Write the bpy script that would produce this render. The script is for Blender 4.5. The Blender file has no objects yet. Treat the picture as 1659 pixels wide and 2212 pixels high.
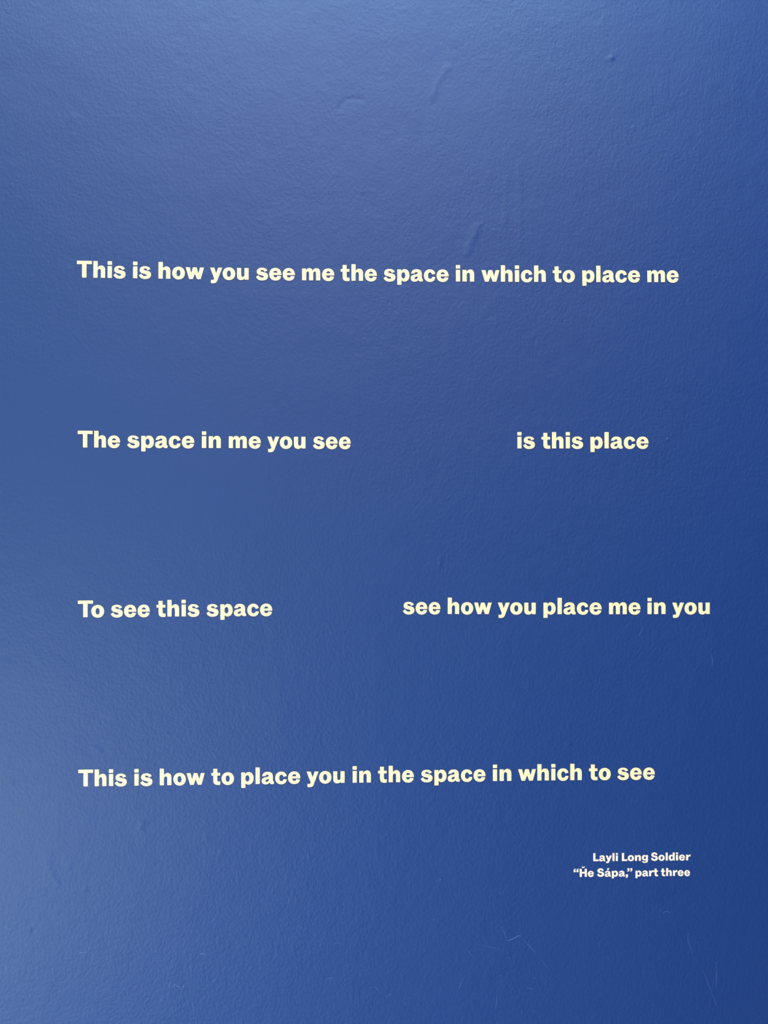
import bpy, math
import numpy as np
from mathutils import Vector, Matrix

# ------------------------------------------------------------------ camera
S = bpy.context.scene
W_PX, H_PX = 1659, 2212
FOV_V = math.radians(67.3)
F_PX = (H_PX / 2) / math.tan(FOV_V / 2)
MM_PX = 0.0007                                  # one photograph pixel on the wall, metres
DIST = F_PX * MM_PX
YAW = math.radians(1.8)
CAM = Vector((0.0, -DIST, 1.5))
cam_data = bpy.data.cameras.new('camera')
cam = bpy.data.objects.new('camera', cam_data)
S.collection.objects.link(cam)
cam.location = CAM
cam.rotation_euler = (math.radians(90), 0, -YAW)
cam_data.sensor_fit = 'VERTICAL'
cam_data.sensor_height = 24
cam_data.lens = 12 / math.tan(FOV_V / 2)
cam_data.clip_start = 0.01
S.camera = cam

# ------------------------------------------------------------------ world
world = bpy.data.worlds.new('world')
S.world = world
world.use_nodes = True
world.node_tree.nodes['Background'].inputs[0].default_value = (0.62, 0.78, 1.0, 1)
world.node_tree.nodes['Background'].inputs[1].default_value = 0.01

# ------------------------------------------------------------------ lamps
def area(name, loc, target, size, size_y, power, color):
    d = bpy.data.lights.new(name, 'AREA')
    d.shape = 'RECTANGLE'
    d.size, d.size_y, d.energy, d.color = size, size_y, power, color
    o = bpy.data.objects.new(name, d)
    S.collection.objects.link(o)
    o.location = loc
    o.rotation_euler = (Vector(target) - Vector(loc)).to_track_quat('-Z', 'Y').to_euler()
    return o

area('warm_ceiling_light_at_back', (0, -3.2, 3.6), (0, 0, 1.5), 2, 1.2, 88.8, (1.000, 0.297, 0.014))
area('ceiling_light_on_left', (-1.2, -1.5, 3.6), (-0.4, -0.3, 1.5), 1.4, 1.0, 21.1, (1.000, 0.784, 0.028))
area('cool_light_above_wall', (0, -0.7, 3.4), (0, -0.3, 1.5), 1.6, 0.8, 61.2, (0.647, 1.000, 0.941))  # unseen overhead light, power and tint fitted to the wall colours
area('daylight_from_low_left', (-1.6, -1.8, 0.15), (-0.3, 0, 0.9), 1.2, 0.8, 98.4, (0.866, 1.000, 0.768))
area('low_blue_fill', (-0.3, -1.7, 0.1), (-0.1, 0, 0.8), 1.6, 0.8, 15.6, (0.038, 0.077, 1.000))  # added fill just above the floor, lifts the bottom of the wall
area('right_blue_fill', (2.3, -0.6, 1.8), (0, -0.1, 1.5), 0.8, 2.0, 18.7, (0.032, 0.064, 1.000))  # unseen blue fill added to balance the wall colour, no known window
area('far_left_red_fill', (-3.0, -3.4, 1.5), (0, 0, 1.5), 2, 2, 12.5, (1.000, 0.096, 0.000))  # added fill with no known source, brings red to the wall's left side

S.view_settings.view_transform = 'Standard'
S.view_settings.look = 'None'
S.view_settings.exposure = 0.0
S.view_settings.gamma = 1.0
S.view_settings.use_curve_mapping = False


# ------------------------------------------------------------------ helpers
def at(px, py):
    """point of the wall plane (y = 0) seen at a photograph pixel"""
    dx, dz = (px - W_PX / 2) / F_PX, -(py - H_PX / 2) / F_PX
    right = Vector((math.cos(YAW), -math.sin(YAW), 0))
    fwd = Vector((math.sin(YAW), math.cos(YAW), 0))
    r = fwd + right * dx + Vector((0, 0, 1)) * dz
    return CAM + r * (-CAM.y / r.y)


def link(name, mesh, parent=None):
    o = bpy.data.objects.new(name, mesh)
    S.collection.objects.link(o)
    if parent is not None:
        o.parent = parent
    return o


def principled(name, color, rough, spec=0.5):
    m = bpy.data.materials.new(name)
    m.use_nodes = True
    b = m.node_tree.nodes['Principled BSDF']
    b.inputs['Base Color'].default_value = (*color, 1)
    b.inputs['Roughness'].default_value = rough
    b.inputs['Specular IOR Level'].default_value = spec
    return m, b


# ------------------------------------------------------------------ relief of the painted plaster (metres, towards the viewer)
BUMPS = [  # px, py, radius px, height mm
    (1321, 125, 5.2, 1.0), (158, 254, 8, .50), (156, 291, 5, .45), (568, 342, 5, .40), (441, 46, 4, -.35),
    (785, 423, 2.6, -.55), (1370, 275, 4, .40), (1361, 214, 3.5, .30), (1222, 179, 2.8, -.40), (1442, 949, 4, .55),
    (879, 1153, 4, .35), (743, 1083, 3, .30), (26, 1694, 5, .45), (1228, 1607, 5, .45), (1472, 1605, 4, .40),
    (202, 1617, 5, .35), (214, 1624, 4, .30), (318, 1545, 5, .40), (661, 1412, 4, -.40), (261, 1403, 4, -.35),
    (308, 1778, 6, .40), (303, 1790, 5, .35), (149, 1871, 5, .40), (183, 1920, 5, .45), (1525, 1847, 5, .40),
    (940, 1777, 4, .35), (951, 1902, 4, .55), (984, 1904, 4, .30), (70, 2004, 6, .40), (1066, 498, 4, .35),
    (148, 580, 4, .35), (110, 623, 5, -.25), (935, 228, 5, -.25), (950, 1217, 3.5, .45), (790, 640, 6, .25),
    (680, 735, 7, .25), (367, 612, 5, .2), (1155, 737, 4, -.3), (1575, 855, 5, .25), (1490, 1130, 5, .25),
    (478, 1842, 4, .3), (447, 1808, 5, .3), (668, 1850, 4, .3), (1383, 1848, 4, .2), (90, 2170, 6, .3),
    (1105, 610, 5, .2), (1030, 980, 6, .2), (1250, 560, 6, .25), (1450, 230, 6, .25), (410, 200, 6, .25),
]
RIDGES = [  # polyline px, radius px, height mm
    ([(968, 146), (952, 166), (942, 186), (935, 206)], 6, .55),
    ([(732, 236), (737, 226), (748, 214), (766, 213), (782, 216)], 4, -.50),
    ([(1031, 488), (1024, 508), (1015, 530), (1008, 548)], 7, .80),
    ([(1095, 385), (1092, 440), (1088, 485)], 5, .26),
    ([(1120, 360), (1123, 430), (1122, 500), (1126, 540)], 6, .32),
    ([(1084, 420), (1082, 490)], 3, -.18),
    ([(144, 592), (145, 640)], 7, .22),
    ([(405, 1036), (406, 1058)], 3, -.50),
    ([(949, 1206), (950, 1226)], 3, .45),
    ([(102, 1862), (112, 1886), (124, 1912)], 5, .40),
    ([(62, 1990), (72, 2004), (72, 2014)], 4, -.40),
    ([(430, 1380), (428, 1420)], 4, .15),
    ([(600, 1500), (596, 1580)], 6, .15),
    ([(1220, 20), (1215, 150), (1190, 230)], 8, .12),
    ([(1435, 0), (1430, 260)], 10, .12),
    ([(1590, 150), (1585, 420)], 12, .12),
    ([(680, 700), (730, 715), (790, 740)], 9, .20),
    ([(900, 260), (840, 330), (780, 380)], 12, .12),
    ([(640, 90), (720, 110), (780, 70)], 12, .10),
    ([(830, 740), (900, 800), (1040, 830)], 12, .10),
]
rng = np.random.default_rng(7)
WAVES = []
for lam_lo, lam_hi, amp, n in ((.10, .30, .00007, 14), (.035, .09, .00002, 22), (.014, .03, .000008, 30)):
    for _ in range(n):
        lam = rng.uniform(lam_lo, lam_hi)
        a = rng.uniform(0, math.pi)
        WAVES.append((2 * math.pi / lam * math.cos(a), 2 * math.pi / lam * math.sin(a), rng.uniform(0, 6.28), amp * rng.uniform(.5, 1)))


def relief(X, Z):
    X = np.asarray(X, float)
    Z = np.asarray(Z, float)
    h = np.zeros(np.broadcast(X, Z).shape)
    for kx, kz, ph, a in WAVES:
        h = h + a * np.sin(kx * X + kz * Z + ph)
    for px, py, r, mm in BUMPS:
        p = at(px, py)
        s = r * MM_PX
        h = h + 1.4 * mm * .001 * np.exp(-((X - p.x) ** 2 + (Z - p.z) ** 2) / (1.2 * s * s))
    for pts, r, mm in RIDGES:
        q = [at(*p) for p in pts]
        d2 = None
        for a, b in zip(q, q[1:]):
            vx, vz = b.x - a.x, b.z - a.z
            t = np.clip(((X - a.x) * vx + (Z - a.z) * vz) / (vx * vx + vz * vz), 0, 1)
            d = (X - a.x - t * vx) ** 2 + (Z - a.z - t * vz) ** 2
            d2 = d if d2 is None else np.minimum(d2, d)
        h = h + mm * .001 * np.exp(-d2 / (1.2 * (r * MM_PX) ** 2))
    return h


# ------------------------------------------------------------------ materials
wall_mat, wb = principled('blue_satin_paint', (0.0027, 0.0448, 0.2215), 0.60, 0.417)
nt = wall_mat.node_tree
tc = nt.nodes.new('ShaderNodeTexCoord')


def noise(scale, detail, rough, mapping=None):
    n = nt.nodes.new('ShaderNodeTexNoise')
    n.inputs['Scale'].default_value = scale
    n.inputs['Detail'].default_value = detail
    n.inputs['Roughness'].default_value = rough
    if mapping:
        mp = nt.nodes.new('ShaderNodeMapping')
        mp.inputs['Scale'].default_value = mapping
        nt.links.new(tc.outputs['Object'], mp.inputs['Vector'])
        nt.links.new(mp.outputs['Vector'], n.inputs['Vector'])
    else:
        nt.links.new(tc.outputs['Object'], n.inputs['Vector'])
    return n.outputs['Fac']


def mathn(op, a, b):
    n = nt.nodes.new('ShaderNodeMath')
    n.operation = op
    for i, v in enumerate((a, b)):
        if isinstance(v, (int, float)):
            n.inputs[i].default_value = v
        else:
            nt.links.new(v, n.inputs[i])
    return n.outputs[0]


fine = noise(190, 2.5, .60, (1.08, 1, .90))       # roller stipple, a little taller than wide
mid = noise(48, 2.0, .5)                          # uneven roller passes
patch = noise(5.5, 2.0, .5)                       # where the stipple lies thicker
stip = mathn('MULTIPLY', fine, mathn('ADD', mathn('MULTIPLY', patch, 1.0), .35))
height = mathn('ADD', stip, mathn('MULTIPLY', mid, .6))
bump = nt.nodes.new('ShaderNodeBump')
bump.inputs['Strength'].default_value = 1.0
bump.inputs['Distance'].default_value = 0.00095
nt.links.new(height, bump.inputs['Height'])
nt.links.new(bump.outputs['Normal'], wb.inputs['Normal'])

cream_mat, _ = principled('cream_vinyl', (0.95, 0.86, 0.55), 0.6, 0.3)
white_mat, _ = principled('white_vinyl', (0.96, 0.93, 0.80), 0.6, 0.3)
scuff_mat, _ = principled('scuffed_paint', (0.060, 0.130, 0.37), 0.6, 0.4)
speck_mat, _ = principled('pale_speck', (0.12, 0.21, 0.50), 0.6, 0.4)
floor_mat, _ = principled('grey_concrete', (0.42, 0.42, 0.41), 0.7, 0.3)

# ------------------------------------------------------------------ wall and floor
FX = np.concatenate([np.linspace(-2.4, -.78, 28)[:-1], np.arange(-.78, .78, .0017), np.linspace(.78, 2.4, 28)])
FZ = np.concatenate([np.linspace(0, .62, 14)[:-1], np.arange(.62, 2.38, .0017), np.linspace(2.38, 3.2, 16)])
nx, nz = len(FX), len(FZ)
GX, GZ = np.meshgrid(FX, FZ)
GH = relief(GX, GZ)
verts = np.stack([GX.ravel(), -GH.ravel(), GZ.ravel()], 1)
i = np.arange(nz - 1)[:, None] * nx + np.arange(nx - 1)[None, :]
quads = np.stack([i, i + 1, i + nx + 1, i + nx], -1).reshape(-1, 4)
nv = len(verts)
T = .12                                            # slab behind the painted face
box = np.array([(FX[0], T, FZ[0]), (FX[-1], T, FZ[0]), (FX[-1], T, FZ[-1]), (FX[0], T, FZ[-1])])
verts = np.concatenate([verts, box])
c = [0, nx - 1, nz * nx - 1, (nz - 1) * nx]
side = np.array([[c[k], nv + k, nv + (k + 1) % 4, c[(k + 1) % 4]] for k in range(4)] + [[nv + 3, nv + 2, nv + 1, nv]])
faces = np.concatenate([quads, side])
wm = bpy.data.meshes.new('wall_back')
wm.vertices.add(len(verts))
wm.vertices.foreach_set('co', verts.ravel())
wm.loops.add(faces.size)
wm.loops.foreach_set('vertex_index', faces.ravel().astype(np.int32))
wm.polygons.add(len(faces))
wm.polygons.foreach_set('loop_start', (np.arange(len(faces)) * 4).astype(np.int32))
wm.polygons.foreach_set('loop_total', np.full(len(faces), 4, np.int32))
sm = np.ones(len(faces), bool)
sm[-5:] = False
wm.polygons.foreach_set('use_smooth', sm)
wm.update(calc_edges=True)
wm.materials.append(wall_mat)
wall = link('wall_back', wm)
wall['kind'] = 'structure'
wall['label'] = 'blue satin-painted plaster wall with roller stipple, blisters and fine scratches'

fm = bpy.data.meshes.new('floor')
x0, x1, y0, y1, z0 = -2.4, 2.4, -3.6, T, -.1
fm.from_pydata([(x0, y0, z0), (x1, y0, z0), (x1, y1, z0), (x0, y1, z0), (x0, y0, 0), (x1, y0, 0), (x1, y1, 0), (x0, y1, 0)], [],
               [(3, 2, 1, 0), (4, 5, 6, 7), (0, 1, 5, 4), (1, 2, 6, 5), (2, 3, 7, 6), (3, 0, 4, 7)])
fm.materials.append(floor_mat)
floor = link('floor', fm)
floor['kind'] = 'structure'

# ------------------------------------------------------------------ glyph outlines (units: cap height 518, y up from the baseline)
K = 0.5523


def oval(cx, cy, rx, ry, k=K):
    return [('M', cx + rx, cy), ('C', cx + rx, cy + ry * k, cx + rx * k, cy + ry, cx, cy + ry),
            ('C', cx - rx * k, cy + ry, cx - rx, cy + ry * k, cx - rx, cy),
            ('C', cx - rx, cy - ry * k, cx - rx * k, cy - ry, cx, cy - ry),
            ('C', cx + rx * k, cy - ry, cx + rx, cy - ry * k, cx + rx, cy)]


def P(s):
    """'x,y x,y c x,y x,y x,y l x,y' -> outline; straight unless preceded by c (cubic)"""
    out, tok, j, mode = [], s.split(), 0, 'l'
    while j < len(tok):
        if tok[j] in 'cl':
            mode = tok[j]
            j += 1
            continue
        p = [float(v) for v in tok[j].split(',')]
        if not out:
            out.append(('M', *p))
            j += 1
        elif mode == 'l':
            out.append(('L', *p))
            j += 1
        else:
            q = [float(v) for t in tok[j:j + 3] for v in t.split(',')]
            out.append(('C', *q))
            j += 3
            mode = 'l'
    return out


def rect(a, b, c_, d):
    return P(f'{a},{b} {c_},{b} {c_},{d} {a},{d}')


def shift(path, dx, dy, s=1.0):
    return [(q[0], *[(v * s + (dx if n % 2 == 0 else dy)) for n, v in enumerate(q[1:])]) for q in path]


COMMA = P('10,138 148,138 148,45 c 148,-45 105,-92 5,-100 l 5,-42 c 55,-36 76,-22 78,0 l 10,0')
Q1 = shift(COMMA, 0, 392, .95)
G = {
    # name: (outlines, accent outlines, left bearing, ink width, right bearing)
    'T': ([P('0,511 450,511 450,404 292,408 292,0 154,0 154,404 0,404')], [], 4, 450, 6),
    'L': ([P('0,511 140,511 140,116 338,116 338,0 0,0')], [], 30, 338, 2),
    'H': ([P('0,0 138,0 138,205 300,205 300,0 438,0 438,511 300,511 300,322 138,322 138,511 0,511')],
          [P('105,655 180,655 219,610 258,655 333,655 262,548 176,548')], 30, 438, 30),
    'S': ([P('393,372 c 374,475 308,531 208,531 c 92,531 14,470 14,375 c 14,280 75,242 168,221 l 225,208 c 262,199 278,187 278,160 '
             'c 278,128 250,110 212,110 c 160,110 122,145 104,208 l -2,150 c 14,40 92,-14 208,-14 c 335,-14 420,50 420,160 '
             'c 420,260 360,302 265,322 l 205,336 c 168,345 155,356 155,378 c 155,402 175,418 208,418 c 250,418 272,388 287,345')],
          [], 14, 420, 14),
    'h': ([P('0,0 133,0 133,185 c 133,240 150,268 183,268 c 214,268 225,243 225,195 l 225,0 359,0 359,232 '
             'c 359,325 315,377 240,377 c 195,377 158,354 133,314 l 133,511 0,511')], [], 34, 359, 33),
    'n': ([P('0,0 133,0 133,185 c 133,240 150,268 183,268 c 214,268 225,243 225,195 l 225,0 359,0 359,232 '
             'c 359,325 315,377 240,377 c 192,377 152,352 124,306 l 124,364 0,364')], [], 34, 359, 33),
    'm': ([P('0,0 131,0 131,190 c 131,244 146,270 171,270 c 198,270 209,247 209,200 l 209,0 338,0 338,190 '
             'c 338,244 353,270 379,270 c 405,270 416,247 416,200 l 416,0 547,0 547,235 c 547,326 506,377 436,377 '
             'c 385,377 345,354 319,308 c 302,354 268,377 222,377 c 180,377 147,354 122,310 l 122,364 0,364')], [], 34, 547, 33),
    'i': ([rect(0, 0, 133, 365)], [rect(0, 397, 133, 511)], 34, 133, 33),
    'l': ([rect(0, 0, 133, 511)], [], 34, 133, 33),
    's': ([P('345,283 c 326,342 262,376 178,376 c 84,376 18,330 18,252 c 18,188 60,162 128,145 l 188,130 c 214,123 229,116 229,99 '
             'c 229,84 211,74 184,74 c 135,74 98,104 72,150 l -4,94 c 28,20 92,-20 180,-20 c 294,-20 364,32 364,118 '
             'c 364,190 326,220 245,238 l 182,252 c 155,258 141,265 141,279 c 141,294 157,303 182,303 c 218,303 240,282 250,246')],
          [], 11, 364, 14),
    'o': ([oval(192, 178, 192, 197, .585), oval(190, 178, 57, 95, .60)], [], 15, 384, 15),
    'w': ([P('0,361 129,361 170,172 217,361 333,361 384,172 432,361 555,361 455,0 340,0 277,168 222,0 107,0')], [], 0, 555, 0),
    'y': ([P('0,362 133,362 188,185 246,362 374,362 226,-36 c 202,-98 166,-120 96,-120 c 68,-120 42,-117 26,-111 '
             'l 26,-8 c 42,-12 58,-14 74,-14 c 106,-14 121,-2 126,26')], [], 0, 374, -8),
    'u': ([P('0,362 131,362 131,150 c 131,110 146,92 174,92 c 207,92 222,115 222,158 l 222,362 356,362 356,0 232,0 232,34 '
             'c 205,2 165,-15 122,-15 c 45,-15 0,35 0,120')], [], 32, 356, 33),
    'e': ([P('371,152 c 374,292 303,375 187,375 c 76,375 0,295 0,177 c 0,60 76,-19 190,-19 c 284,-19 350,30 364,122 '
             'l 246,138 c 240,104 222,85 190,85 c 155,85 134,110 130,152'),
           P('130,226 246,226 c 243,262 223,281 190,281 c 155,281 134,262 130,226')], [], 16, 371, 17),
    'c': ([P('350,232 c 338,320 275,375 182,375 c 75,375 0,292 0,177 c 0,62 75,-20 185,-20 c 280,-20 344,35 353,134 '
             'l 252,146 c 248,106 222,84 188,84 c 150,84 131,118 131,177 c 131,237 150,273 186,273 c 220,273 242,250 248,206')],
          [], 15, 353, 12),
    'a': ([P('14,232 c 26,325 85,375 180,375 c 290,375 342,322 342,225 l 342,112 c 342,86 350,76 372,76 l 372,0 '
             'c 356,-6 340,-10 318,-10 c 274,-10 246,5 234,38 c 210,2 172,-15 126,-15 c 48,-15 0,28 0,95 '
             'c 0,165 48,198 135,213 c 186,221 211,229 211,250 c 211,270 195,280 172,280 c 145,280 129,266 122,240'),
           P('212,155 c 195,143 170,139 152,131 c 131,121 121,108 121,93 c 121,78 134,69 153,69 c 190,69 212,94 212,135')],
          [], 13, 372, 12),
    'p': ([P('0,-114 131,-114 131,26 c 150,0 182,-15 218,-15 c 310,-15 374,62 374,180 c 374,298 312,375 222,375 '
             'c 180,375 146,354 122,312 l 122,364 0,364'), oval(186, 179, 56, 93, .60)], [], 34, 374, 15),
    'd': ([P('374,511 241,511 241,334 c 222,360 190,375 155,375 c 64,375 0,298 0,180 c 0,62 62,-15 152,-15 '
             'c 195,-15 228,6 252,46 l 252,0 374,0'), oval(188, 179, 56, 93, .60)], [], 15, 374, 33),
    'g': ([P('252,364 376,364 376,30 c 376,-78 314,-130 188,-130 c 92,-130 24,-94 4,-26 l 108,-2 c 118,-28 145,-42 182,-42 '
             'c 226,-42 246,-20 246,16 l 246,52 c 226,30 196,20 158,20 c 68,20 0,86 0,194 c 0,302 64,375 152,375 c 196,375 230,354 252,316'),
           oval(188, 196, 56, 80, .60)], [], 15, 376, 33),
    'r': ([P('0,0 133,0 133,150 c 133,225 165,252 225,252 c 245,252 262,249 278,244 l 278,371 c 268,374 258,375 247,375 '
             'c 192,375 150,345 122,284 l 122,364 0,364')], [], 34, 278, 0),
    't': ([P('59,485 188,485 188,362 272,362 272,272 188,272 188,142 c 188,110 200,98 228,98 c 246,98 262,99 276,102 '
             'l 276,-4 c 255,-10 228,-13 196,-13 c 105,-13 59,30 59,118 l 59,272 0,272 0,362 59,362')], [], 2, 276, 16),
    ',': ([COMMA], [], 18, 148, 14),
    '”': ([Q1, shift(Q1, 168, 0)], [], 4, 309, 0),
    '“': ([[(q[0], *[(314 - v if n % 2 == 0 else 822 - v) for n, v in enumerate(q[1:])]) for q in p]
           for p in (Q1, shift(Q1, 168, 0))], [], 0, 309, 24),
}
G['á'] = (G['a'][0], [P('128,415 218,415 292,532 158,532')], *G['a'][2:])
KERN = {('T', 'o'): -78, ('“', 'H'): 0, (',', '”'): -70, ('S', 'á'): -6, ('r', 'e'): 0, ('r', 't'): -4}
U = 0.0706 * MM_PX                                  # metres per glyph unit at full size
THICK = 0.0004
BACK = 0.00005


def flatten(path, n=7):
    pts, cur = [], None
    for q in path:
        if q[0] in 'ML':
            cur = (q[1], q[2])
            pts.append(cur)
        else:
            x0_, y0_ = cur
            for k in range(1, n + 1):
                t = k / n
                s = 1 - t
                pts.append((s ** 3 * x0_ + 3 * s * s * t * q[1] + 3 * s * t * t * q[3] + t ** 3 * q[5],
                            s ** 3 * y0_ + 3 * s * s * t * q[2] + 3 * s * t * t * q[4] + t ** 3 * q[6]))
            cur = (q[5], q[6])
    out = [p for k, p in enumerate(pts) if (abs(p[0] - pts[k - 1][0]) + abs(p[1] - pts[k - 1][1])) > .5]
    return out


def inset(polys, d=5.0, drop=3.0):
    """pull every outline in by d units (holes grow), then lower the glyph by drop units"""
    def area2(p):
        return sum(a[0] * b[1] - b[0] * a[1] for a, b in zip(p, p[1:] + p[:1]))

    def inside(pt, p):
        r = False
        for a, b in zip(p, p[1:] + p[:1]):
            if (a[1] > pt[1]) != (b[1] > pt[1]) and pt[0] < (b[0] - a[0]) * (pt[1] - a[1]) / (b[1] - a[1]) + a[0]:
                r = not r
        return r
    res = []
    for p in polys:
        hole = any(q is not p and inside(p[0], q) for q in polys)
        sg = (1 if area2(p) > 0 else -1) * (-1 if hole else 1)
        n, out = len(p), []
        for k in range(n):
            a, b, c_ = p[k - 1], p[k], p[(k + 1) % n]
            e1 = Vector((b[0] - a[0], b[1] - a[1])).normalized()
            e2 = Vector((c_[0] - b[0], c_[1] - b[1])).normalized()
            n1, n2 = Vector((-e1.y, e1.x)), Vector((-e2.y, e2.x))
            m = n1 + n2
            m = m / max(m.length_squared / 2, .5) if m.length > .1 else n1
            out.append((b[0] + m.x * d * sg, b[1] + m.y * d * sg - drop))
        res.append(out)
    return res


def glyph_mesh(paths, mat, d=5.0):
    cu = bpy.data.curves.new('outline', 'CURVE')
    cu.dimensions = '2D'
    cu.fill_mode = 'BOTH'
    cu.extrude = THICK / 2
    for pts in inset([flatten(p) for p in paths], d):
        sp = cu.splines.new('POLY')
        sp.points.add(len(pts) - 1)
        for q, v in zip(sp.points, pts):
            q.co = (v[0] * U, v[1] * U, 0, 1)
        sp.use_cyclic_u = True
    o = bpy.data.objects.new('outline', cu)
    S.collection.objects.link(o)
    dg = bpy.context.evaluated_depsgraph_get()
    me = bpy.data.meshes.new_from_object(o.evaluated_get(dg))
    bpy.data.objects.remove(o)
    bpy.data.curves.remove(cu)
    # stand it upright on the wall: x right, z up, front face towards -y
    me.transform(Matrix(((1, 0, 0, 0), (0, 0, -1, -THICK / 2), (0, 1, 0, 0), (0, 0, 0, 1))))
    me.materials.clear()
    me.materials.append(mat)
    me.name = 'letter'
    return me


CACHE = {}


def meshes(ch, mat):
    k = (ch, mat.name)
    if k not in CACHE:
        g = G[ch]
        d = 8.0 if mat is white_mat else 5.0
        CACHE[k] = (glyph_mesh(g[0], mat, d), glyph_mesh(g[1], mat, d) if g[1] else None)
    return CACHE[k]


def lettering(name, words, label, group, mat, size=1.0, cat='lettering'):
    """words: (text, left px, right px, baseline px); every letter is a part"""
    xc = np.array([(w[1] + w[2]) / 2 for w in words])
    yc = np.array([w[3] for w in words])
    deg = min(2, len(words) - 1)
    fit = np.polyfit(xc - 800, yc, deg)
    base = lambda x: float(np.polyval(fit, x - 800))
    o0 = at(words[0][1], base(words[0][1]))
    h0 = float(relief(o0.x, o0.z))
    root = bpy.data.objects.new(name, None)
    S.collection.objects.link(root)
    root.empty_display_size = .02
    root.location = (o0.x, -h0, o0.z)
    root['label'], root['category'], root['group'] = label, cat, group
    for text, xl, xr, _ in words:
        pos, x, prev = [], 0.0, None
        for ch in text:
            _, _, lb, wd, rb = G[ch]
            if prev is not None:
                x += lb + KERN.get((prev, ch), 0)
            pos.append(x)
            x += wd
            end = x
            x += rb
            prev = ch
        k = (xr - xl) / end                          # photograph pixels per glyph unit along this word
        for ch, gx in zip(text, pos):
            px = xl + gx * k
            p = at(px, base(px))
            q = at(px + G[ch][3] * k, base(px + G[ch][3] * k))
            wdt = (q - p).length
            ang = math.atan2(q.z - p.z, q.x - p.x)
            body, acc = meshes(ch, mat)
            kind = {',': 'comma', '“': 'quotation_mark', '”': 'quotation_mark'}.get(ch, 'letter')
            o = link(kind, body, root)
            o.location = (p.x - o0.x, h0 - max(float(relief(p.x, p.z)), float(relief(q.x, q.z))) - BACK, p.z - o0.z)
            o.rotation_euler = (0, -ang, 0)
            o.scale = (wdt / (G[ch][3] * U), 1, size)
            if acc:
                d = link('dot' if ch == 'i' else 'accent', acc, o)
    return root


VG, CG = 'cream verse lettering on the blue wall', 'small credit lettering at lower right'
lettering('lettering_line', [
    ('This', 166.0, 271.5, 600.4), ('is', 287.3, 326.7, 601.3), ('how', 342.3, 441.0, 602.2), ('you', 453.5, 537.4, 603.8),
    ('see', 553.1, 637.2, 605.0), ('me', 652.3, 722.4, 606.1), ('the', 735.7, 814.4, 606.9), ('space', 828.4, 969.4, 607.7),
    ('in', 984.6, 1024.5, 608.4), ('which', 1039.7, 1179.1, 608.5), ('to', 1193.8, 1242.0, 608.9),
    ('place', 1257.6, 1382.8, 609.3), ('me', 1398.0, 1466.2, 610.0)],
    'topmost full line of cream sans-serif lettering, starting "This is how you see me"', VG, cream_mat)
lettering('lettering_line', [
    ('The', 168.0, 259.7, 966.8), ('space', 274.6, 420.1, 967.2), ('in', 435.9, 477.3, 967.7), ('me', 494.1, 563.8, 968.2),
    ('you', 577.1, 660.1, 968.7), ('see', 675.9, 757.9, 969.0)],
    'cream lettering "The space in me you see" at left of the second line', VG, cream_mat)
lettering('lettering_line', [
    ('is', 1117.3, 1155.6, 968.7), ('this', 1169.3, 1259.7, 968.7), ('place', 1275.1, 1401.1, 968.7)],
    'short cream lettering "is this place" after the wide gap in the second line', VG, cream_mat)
lettering('lettering_line', [
    ('To', 168.4, 225.4, 1333.1), ('see', 239.4, 324.2, 1332.4), ('this', 338.2, 431.2, 1331.5), ('space', 446.0, 588.5, 1330.4)],
    'cream lettering "To see this space" at left of the third line', VG, cream_mat)
lettering('lettering_line', [
    ('see', 870.1, 951.5, 1326.2), ('how', 966.8, 1062.5, 1326.4), ('you', 1074.8, 1157.4, 1326.6), ('place', 1173.7, 1299.7, 1326.8),
    ('me', 1315.1, 1383.7, 1326.7), ('in', 1398.4, 1437.9, 1326.6), ('you', 1451.7, 1533.2, 1326.4)],
    'cream lettering "see how you place me in you" at right of the third line', VG, cream_mat)
lettering('lettering_line', [
    ('This', 169.1, 274.4, 1697.6), ('is', 290.4, 329.7, 1696.5), ('how', 345.1, 442.7, 1695.7), ('to', 456.4, 506.0, 1694.7),
    ('place', 521.0, 649.1, 1693.4), ('you', 662.0, 744.8, 1691.4), ('in', 761.5, 801.5, 1690.6), ('the', 816.4, 894.3, 1689.3),
    ('space', 908.7, 1049.1, 1687.9), ('in', 1064.4, 1104.8, 1686.5), ('which', 1118.7, 1256.9, 1685.3), ('to', 1271.9, 1319.6, 1684.6),
    ('see', 1333.2, 1414.5, 1684.0)],
    'lowest full line of cream lettering, starting "This is how to place you"', VG, cream_mat)
SM = .492
lettering('credit_line', [
    ('Layli', 1281.1, 1334.6, 1859.9), ('Long', 1342.8, 1399.6, 1859.4), ('Soldier', 1406.0, 1491.6, 1858.7)],
    'small pale lettering naming the poet, upper line of the lower-right credit', CG, white_mat, SM)
lettering('credit_line', [
    ('“He', 1238.7, 1283.0, 1894.0), ('Sápa,”', 1289.7, 1365.8, 1893.3), ('part', 1372.3, 1421.5, 1892.5),
    ('three', 1427.2, 1490.6, 1892.1)],
    'small pale lettering ending "part three", lower line of the lower-right credit', CG, white_mat, SM)

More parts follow.
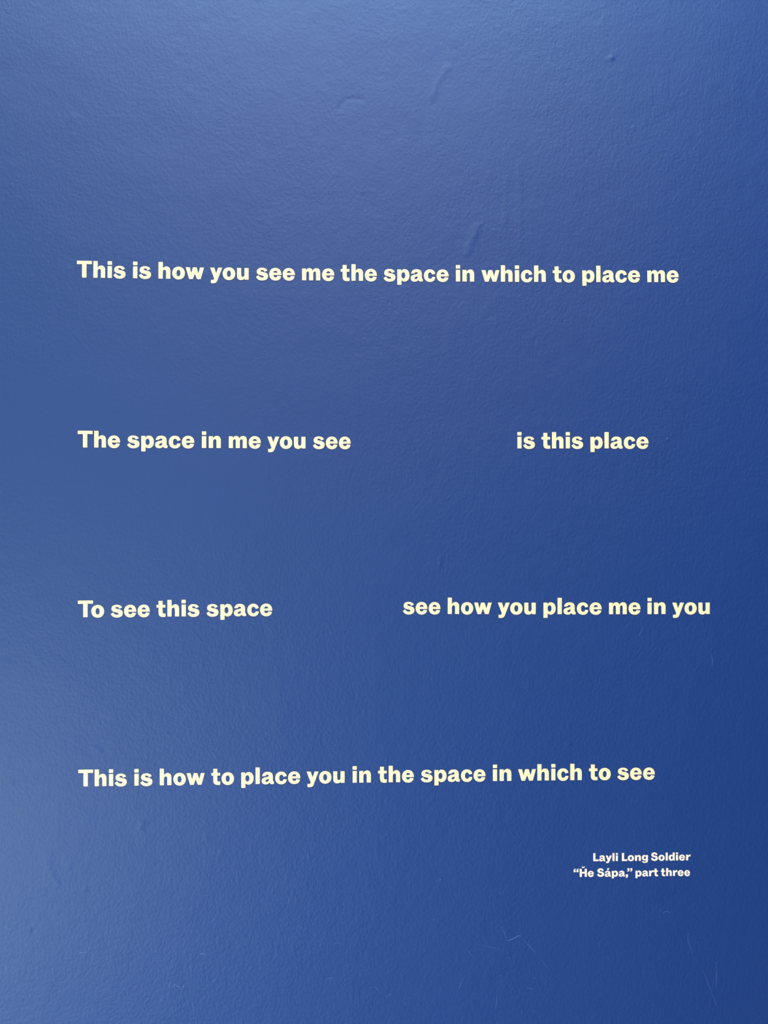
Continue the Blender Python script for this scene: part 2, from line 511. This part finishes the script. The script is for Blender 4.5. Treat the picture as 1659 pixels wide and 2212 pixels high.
# ------------------------------------------------------------------ fine scratches and specks in the paint (parts of the wall)
SCRATCHES = [  # polyline px, width px
    ([(1083, 2001), (1090, 2016), (1095, 2030)], .9), ([(1094, 2031), (1100, 2031), (1112, 2026), (1120, 2021), (1127, 2023)], 1.6),
    ([(1127, 2023), (1140, 2040), (1150, 2050), (1160, 2062)], .9), ([(1160, 2062), (1176, 2082), (1190, 2100)], .6),
    ([(1107, 2032), (1106, 2048)], .8), ([(1002, 2046), (1014, 2058), (1030, 2076)], .7), ([(1030, 2040), (1060, 2046), (1090, 2053)], .6),
    ([(1485, 2020), (1487, 2034), (1491, 2046), (1500, 2075)], .8), ([(1512, 2082), (1528, 2120), (1545, 2165), (1551, 2178)], .7),
    ([(1547, 2080), (1548, 2108), (1546, 2136)], .8), ([(1432, 1972), (1440, 1968), (1449, 1973)], 1.2),
    ([(1073, 2145), (1073, 2163), (1069, 2184)], .8), ([(998, 2113), (995, 2125), (991, 2136)], .9),
    ([(1137, 2134), (1145, 2135), (1153, 2137)], 1.2), ([(834, 2158), (840, 2150), (847, 2145)], .9),
    ([(168, 2061), (176, 2057), (187, 2057)], 1.4), ([(430, 2059), (437, 2061), (443, 2061)], 1.9),
    ([(707, 2115), (714, 2113), (721, 2112)], 1.4), ([(416, 2157), (417, 2175), (420, 2194)], .9),
    ([(367, 2120), (366, 2128), (367, 2138)], 1.2), ([(370, 2133), (377, 2126), (384, 2131), (391, 2133)], 1.2),
    ([(10, 2078), (12, 2090), (14, 2101)], 1.2), ([(123, 2123), (134, 2120)], 1.1), ([(806, 2131), (814, 2135), (820, 2142)], 1.2),
    ([(1391, 1351), (1386, 1362), (1381, 1373)], .9), ([(1537, 1412), (1539, 1428), (1538, 1442)], .9),
    ([(357, 2148), (349, 2160), (342, 2172)], .9), ([(0, 1995), (12, 2004), (28, 2010)], 1.0),
    ([(1078, 1926), (1084, 1932)], 1.1), ([(715, 2040), (730, 2036), (745, 2040)], .7),
]
SPECKS = [(650, 2004, 1.9), (676, 1998, 1.4), (1498, 543, 2.0), (952, 1900, 1.9), (937, 1986, 1.8), (1081, 2108, 1.9),
          (1155, 2113, 1.5), (1513, 2026, 1.4), (1487, 2018, 1.5), (1441, 948, 2.0), (396, 2131, 2.1), (724, 1610, 1.4),
          (1100, 2069, 1.5), (54, 1939, 1.3), (1548, 2081, 1.5), (640, 2090, 1.2), (1033, 2050, 1.2), (1424, 1968, 1.1)]

for pts, wpx in SCRATCHES:
    q = [at(*p) for p in pts]
    vs, fs = [], []
    n = len(q)
    for k, p in enumerate(q):
        a, b = q[max(k - 1, 0)], q[min(k + 1, n - 1)]
        d = Vector((b.x - a.x, 0, b.z - a.z)).normalized()
        s = Vector((-d.z, 0, d.x)) * (wpx * MM_PX / 2) * (.35 if k in (0, n - 1) else 1)
        y = -float(relief(p.x, p.z))
        vs += [(p.x + s.x, y - .00002, p.z + s.z), (p.x, y - .00016, p.z), (p.x - s.x, y - .00002, p.z - s.z)]
        if k:
            j = 3 * (k - 1)
            fs += [(j, j + 1, j + 4, j + 3), (j + 1, j + 2, j + 5, j + 4)]
    me = bpy.data.meshes.new('scratch')
    me.from_pydata(vs, [], fs)
    me.materials.append(scuff_mat)
    link('scratch', me, wall)

for px, py, r in SPECKS:
    p = at(px, py)
    y = -float(relief(p.x, p.z))
    r *= MM_PX / 2
    vs = [(p.x, y - r * .7, p.z)] + [(p.x + r * math.cos(t * .785), y + .00002, p.z + r * math.sin(t * .785)) for t in range(8)]
    me = bpy.data.meshes.new('speck')
    me.from_pydata(vs, [], [(0, 1 + t, 1 + (t + 1) % 8) for t in range(8)])
    me.materials.append(speck_mat)
    link('speck', me, wall)
